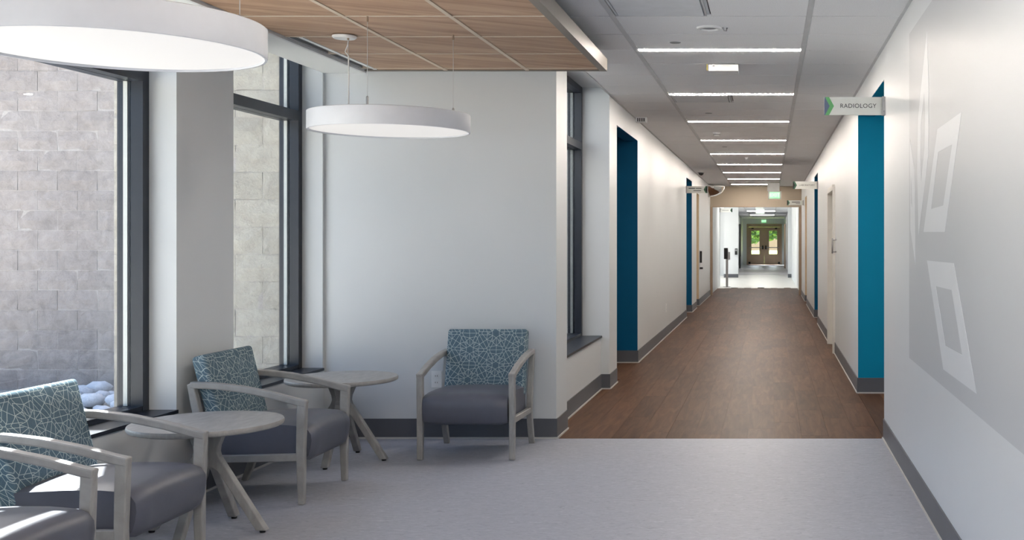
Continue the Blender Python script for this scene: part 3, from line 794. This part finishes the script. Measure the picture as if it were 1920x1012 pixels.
# ------------------------------------------------------------------ round side tables
def side_table(label, loc):
    e = empty('side_table', loc); tag(e, label, 'side table', 'round side tables')
    R = .352
    link('table_top', lathe_me([(0, .522), (R - .012, .522), (R - .003, .527), (R, .535), (R - .001, .544), (R - .004, .55), (0, .55)], 72), 'grey_wood', e)
    prof = [(.0, .5215), (.108, .5215), (.094, .50), (.064, .43), (.060, .40), (.068, .375), (.302, .012), (.250, .012), (.075, .285), (.060, .305), (.035, .322), (0, .326)]
    for k in range(4):
        link('leg', prism_me(prof, -.021, .021, 'xz', .005, 2), 'grey_wood', e, (0, 0, 0), (0, 0, k * PI / 2))
        a = k * PI / 2
        link('glide', lathe_me([(0, 0), (.014, 0), (.015, .013), (0, .013)], 10), 'black', e, (.275 * math.cos(a), .275 * math.sin(a), 0))
    return e
side_table('round grey-wood table with splayed legs in front, between the two window-side armchairs', (-2.79, 5.45, 0))
side_table('round grey-wood table with splayed legs in the corner near the pale wall', (-2.81, 7.22, 0))

# ------------------------------------------------------------------ wall outlets
def outlet(label, loc, rz):
    e = empty('wall_outlet', loc, rz); tag(e, label, 'outlet', 'wall outlets')
    box('cover_plate', (-.037, .037, -.006, 0, -.06, .06), 'white_plastic', e, .003)
    for z in (-.024, .024):
        s = box('socket', (-.017, .017, -.009, -.0061, z - .014, z + .014), 'white_plastic', e, .002)
        for x in (-.007, .007): box('slot', (x - .0015, x + .0015, -.0096, -.0091, z - .005, z + .006), 'black', s)
outlet('white wall outlet low on the pale wall beside the lone armchair', (-2.43, YB - .0005, .434), 0)
outlet('small outlet plate low on the left corridor wall', (XL + .0005, 16.5, .43), PI / 2)

# ------------------------------------------------------------------ blade signs
def blade(label, x, y, z, side, w, h, words, tsize, green='sign_green', rows_=None):
    """x = wall plane; side=+1: wall on the right, arrow end to the left"""
    e = empty('blade_sign', (x, y, z)); tag(e, label, 'sign', 'blade signs')
    s = -side
    X = lambda a: s * a
    def bx(nm, a0, a1, y0, y1, z0, z1, mat, bev=0):
        a, b_ = sorted((X(a0), X(a1))); return box(nm, (a, b_, y0, y1, z0, z1), mat, e, bev, 1)
    bx('wall_bracket', .0, .022, -.03, .03, -h / 2 - .002, h / 2 + .002, 'steel', .002)
    for zz in (-h * .28, h * .28): link('bracket_screw', lathe_me([(0, 0), (.006, 0), (.004, .003), (0, .003)], 10), 'grey_plastic', e, (X(.011), -.03, zz), (PI / 2, 0, 0))
    c = .035                                     # chevron depth
    tip = w; poly = [(X(.02), -h / 2), (X(tip - .04), -h / 2), (X(tip - .04 - c * .9), 0), (X(tip - .04), h / 2), (X(.02), h / 2)]
    poly = [(X(.02), -h / 2), (X(tip - c), -h / 2), (X(tip - 2 * c), 0), (X(tip - c), h / 2), (X(.02), h / 2)]
    link('panel', prism_me(poly, -.008, .008, 'xz'), 'sign_face', e)
    poly = [(X(tip - c), -h / 2), (X(tip - .006), -h / 2), (X(tip - .004 - c), 0), (X(tip - .006), h / 2), (X(tip - c), h / 2), (X(tip - 2 * c), 0)]
    link('chevron', prism_me(poly, -.008, .008, 'xz'), green, e)
    poly = [(X(tip - .006), -h / 2), (X(tip), -h / 2), (X(tip), h / 2), (X(tip - .006), h / 2), (X(tip - .004 - c), 0)]
    link('arrow_infill', prism_me(poly, -.006, .006, 'xz'), 'sign_slate' if green == 'sign_green' else 'black', e)
    mx = X((.02 + tip - 2 * c) / 2)
    if words: text('lettering', words, tsize, 'sign_text', (mx, -.0086, 0), e, 1.06)
    for (a0, a1, zc, hh) in rows_ or []: bx('lettering_line', a0, a1, -.009, -.0081, zc - hh, zc + hh, 'sign_text')
    return e
blade('white RADIOLOGY blade sign with bright green arrow end on the near wall', XR, 8.0 - .04, 2.418, 1, .440, .130, 'RADIOLOGY', .044)
blade('white LABORATORY blade sign with dark green arrow end further down the corridor', XR, 18.95, 2.392, 1, .435, .130, 'LABORATORY', .040, 'sign_darkgreen')
blade('white blade sign with two lines of small print on the left corridor wall', XL, 20.45, 2.385, -1, .40, .130, None, 0, 'sign_darkgreen', [(.05, .17, .022, .008), (.18, .29, .022, .006), (.14, .28, -.02, .006)])
blade('small blade sign beside the EXIT sign at the portal', XR, 27.0, 2.36, 1, .41, .120, None, 0, 'sign_darkgreen', [(.09, .29, .015, .009), (.09, .19, -.022, .005)])
blade('white blade sign on the left wall just beyond the portal', XL, 34.2, 2.37, -1, .40, .120, None, 0, 'sign_darkgreen', [(.08, .28, 0, .006)])

# ------------------------------------------------------------------ exit signs
def exit_sign(label, x, y, z, ztop):
    e = empty('exit_sign', (x, y, z)); tag(e, label, 'exit sign', 'exit signs')
    boxes('frame', [(-.165, -.125, -.02, .02, -.10, .10), (.125, .165, -.02, .02, -.10, .10), (-.125, .125, -.02, .02, .075, .10), (-.125, .125, -.02, .02, -.10, -.075)], 'white_plastic', e)
    box('lit_face', (-.1249, .1249, -.012, .012, -.0749, .0749), 'exit_glow', e)
    text('lettering', 'EXIT', .13, 'exit_letters', (0, -.0128, 0), e)
    box('canopy', (-.18, .12, -.03, .03, .1005, ztop - z), 'white_plastic', e, .004)
exit_sign('lit green EXIT sign hanging in front of the portal header', .125, 27.2, 2.555, ZC)
exit_sign('lit green EXIT sign hanging in the lobby just beyond the portal', -.36, 41.6, 2.53, 2.70)
exit_sign('tiny lit green EXIT sign over the far double doors', -.33, 63.5, 2.53, 2.70)

# ------------------------------------------------------------------ ceiling devices in the corridor
def ring_speaker():
    e = empty('ceiling_downlight', (-.40, 7.26, ZC))
    link('trim_ring', lathe_me([(.052, -.004), (.060, -.014), (.078, -.012), (.084, -.001), (.052, -.001)], 40), 'white_plastic', e)
    link('recessed_dish', lathe_me([(.0, -.0016), (.052, -.003), (.0515, -.0012), (0, -.0012)], 32), 'grey_plastic', e)
    link('sprinkler_clip', tube_me([(.09, 0, -.001), (.10, 0, -.02), (.115, .01, -.02), (.118, .01, -.001)], .005), 'grey_plastic', e)
    tag(e, 'round white ring fixture in the tile ceiling before the first linear light', 'ceiling fixture')
ring_speaker()
ap = empty('access_point', (-.367, 8.83, ZC))
box('body', (-.118, .118, -.11, .11, -.062, -.012), 'white_plastic', ap, .014, 3); box('mount', (-.09, .09, -.08, .08, -.0119, -.001), 'grey_plastic', ap)
box('indicator', (-.085, -.07, -.1115, -.1101, -.026, -.021), 'black', ap); box('cable_tag', (-.135, -.128, -.06, -.05, -.05, -.001), 'tag_yellow', ap)
tag(ap, 'white box-shaped wireless access point under the corridor ceiling', 'access point')
names_ = ['first', 'second', 'third', 'fourth']
for i, (x, y) in enumerate(((-.67, 7.80), (-.675, 12.15), (-.68, 16.55), (-.68, 21.0))):
    e = empty('sprinkler_cover', (x, y, ZC)); link('cover_disc', lathe_me([(0, -.006), (.036, -.006), (.041, -.001), (0, -.001)], 28), 'grey_plastic', e); link('escutcheon', lathe_me([(.030, -.0011), (.05, -.0011), (.048, -.0035), (.041, -.0035)], 28), 'white_plastic', e)
    tag(e, 'small flat round sprinkler cover in the ceiling, %s of the row counted from the lounge' % names_[i], 'sprinkler cover', 'sprinkler covers')
for i, (x, y, lab) in enumerate(((-.69, 14.35, 'white smoke detector under the ceiling between the third and fourth linear lights'), (-.386, 18.7, 'small white detector just past the fifth linear light'), (-.38, 21.7, 'small white detector between the sixth and seventh linear lights'), (-.55, 26.3, 'tiny white detector near the last linear light'))):
    e = empty('smoke_detector', (x, y, ZC)); k = 1 if i == 0 else .7
    link('base', lathe_me([(0, -.012), (.052 * k, -.012), (.055 * k, -.001), (0, -.001)], 28), 'white_plastic', e)
    link('sensing_head', lathe_me([(0, -.05 * k), (.03 * k, -.05 * k), (.04 * k, -.035 * k), (.044 * k, -.0121), (0, -.0121)], 28), 'white_plastic', e)
    link('vent_ring', lathe_me([(.0405 * k, -.036 * k), (.0445 * k, -.036 * k), (.0465 * k, -.026 * k), (.0425 * k, -.026 * k)], 28), 'grey_plastic', e)
    tag(e, lab, 'smoke detector', 'smoke detectors')
e = empty('ceiling_vent', (-1.47, 12.6, ZC)); box('housing', (-.06, .06, -.05, .05, -.06, -.001), 'white_plastic', e, .004)
for x in (-.035, -.012, .012, .035): box('vent_slot', (x - .006, x + .006, -.0515, -.0501, -.052, -.012), 'black', e)
tag(e, 'little slotted white grille box at the ceiling edge above the first blue opening', 'air vent')
e = empty('ceiling_camera', (-1.42, 22.8, ZC)); link('dome', lathe_me([(0, -.07), (.03, -.062), (.05, -.04), (.055, -.015), (0, -.015)], 24), 'black', e); link('collar', lathe_me([(0, -.0149), (.07, -.0149), (.072, -.001), (0, -.001)], 24), 'grey_plastic', e)
tag(e, 'dark dome camera at the left edge of the corridor ceiling', 'camera')
# quarter-dome safety mirror in the ceiling corner
e = empty('dome_mirror', (XL + .001, 27.97, 2.80))
link('dome', lathe_me([(.40 * math.cos(a), -.40 * math.sin(a) * .62) for a in [i * PI / 2 / 10 for i in range(11)]], 20, a0=-PI / 2, a1=0), 'mirror', e)
link('rim', tube_me([(.405 * math.cos(a), .405 * math.sin(a), .002) for a in [-PI / 2 + i * PI / 2 / 16 for i in range(17)]], .010), 'white_plastic', e)
link('rim', tube_me([(.0, -.405 * math.cos(a), -.25 * math.sin(a)) for a in [i * PI / 2 / 12 for i in range(13)]], .010), 'white_plastic', e)
link('rim', tube_me([(.405 * math.cos(a), -.004, -.25 * math.sin(a)) for a in [i * PI / 2 / 12 for i in range(13)]], .010), 'white_plastic', e)
tag(e, 'quarter-dome safety mirror in the ceiling corner above the left end of the portal', 'mirror')
# notice cluster at the beige opening
e = empty('hand_pump_station', (XL + .001, 24.45, 1.0)); box('dispenser', (0, .05, -.05, .05, -.06, .20), 'black', e, .008); box('drip_tray', (0, .07, -.05, .05, -.20, -.16), 'black', e, .004); box('back_plate', (0, .004, -.06, .06, -.22, .22), 'grey_plastic', e)
tag(e, 'small black dispenser on the left corridor wall near the portal', 'dispenser')
# light panel inside the right side opening
e = empty('alcove_light', (XR + 1.25, 9.3, 2.742)); box('diffuser', (-.29, .29, -.29, .29, -.0, .005), 'panel_glow', e); box('rim', (-.305, .305, -.305, .305, .0051, .0075), 'white_plastic', e)
tag(e, 'square ceiling light inside the turquoise side opening', 'ceiling light')
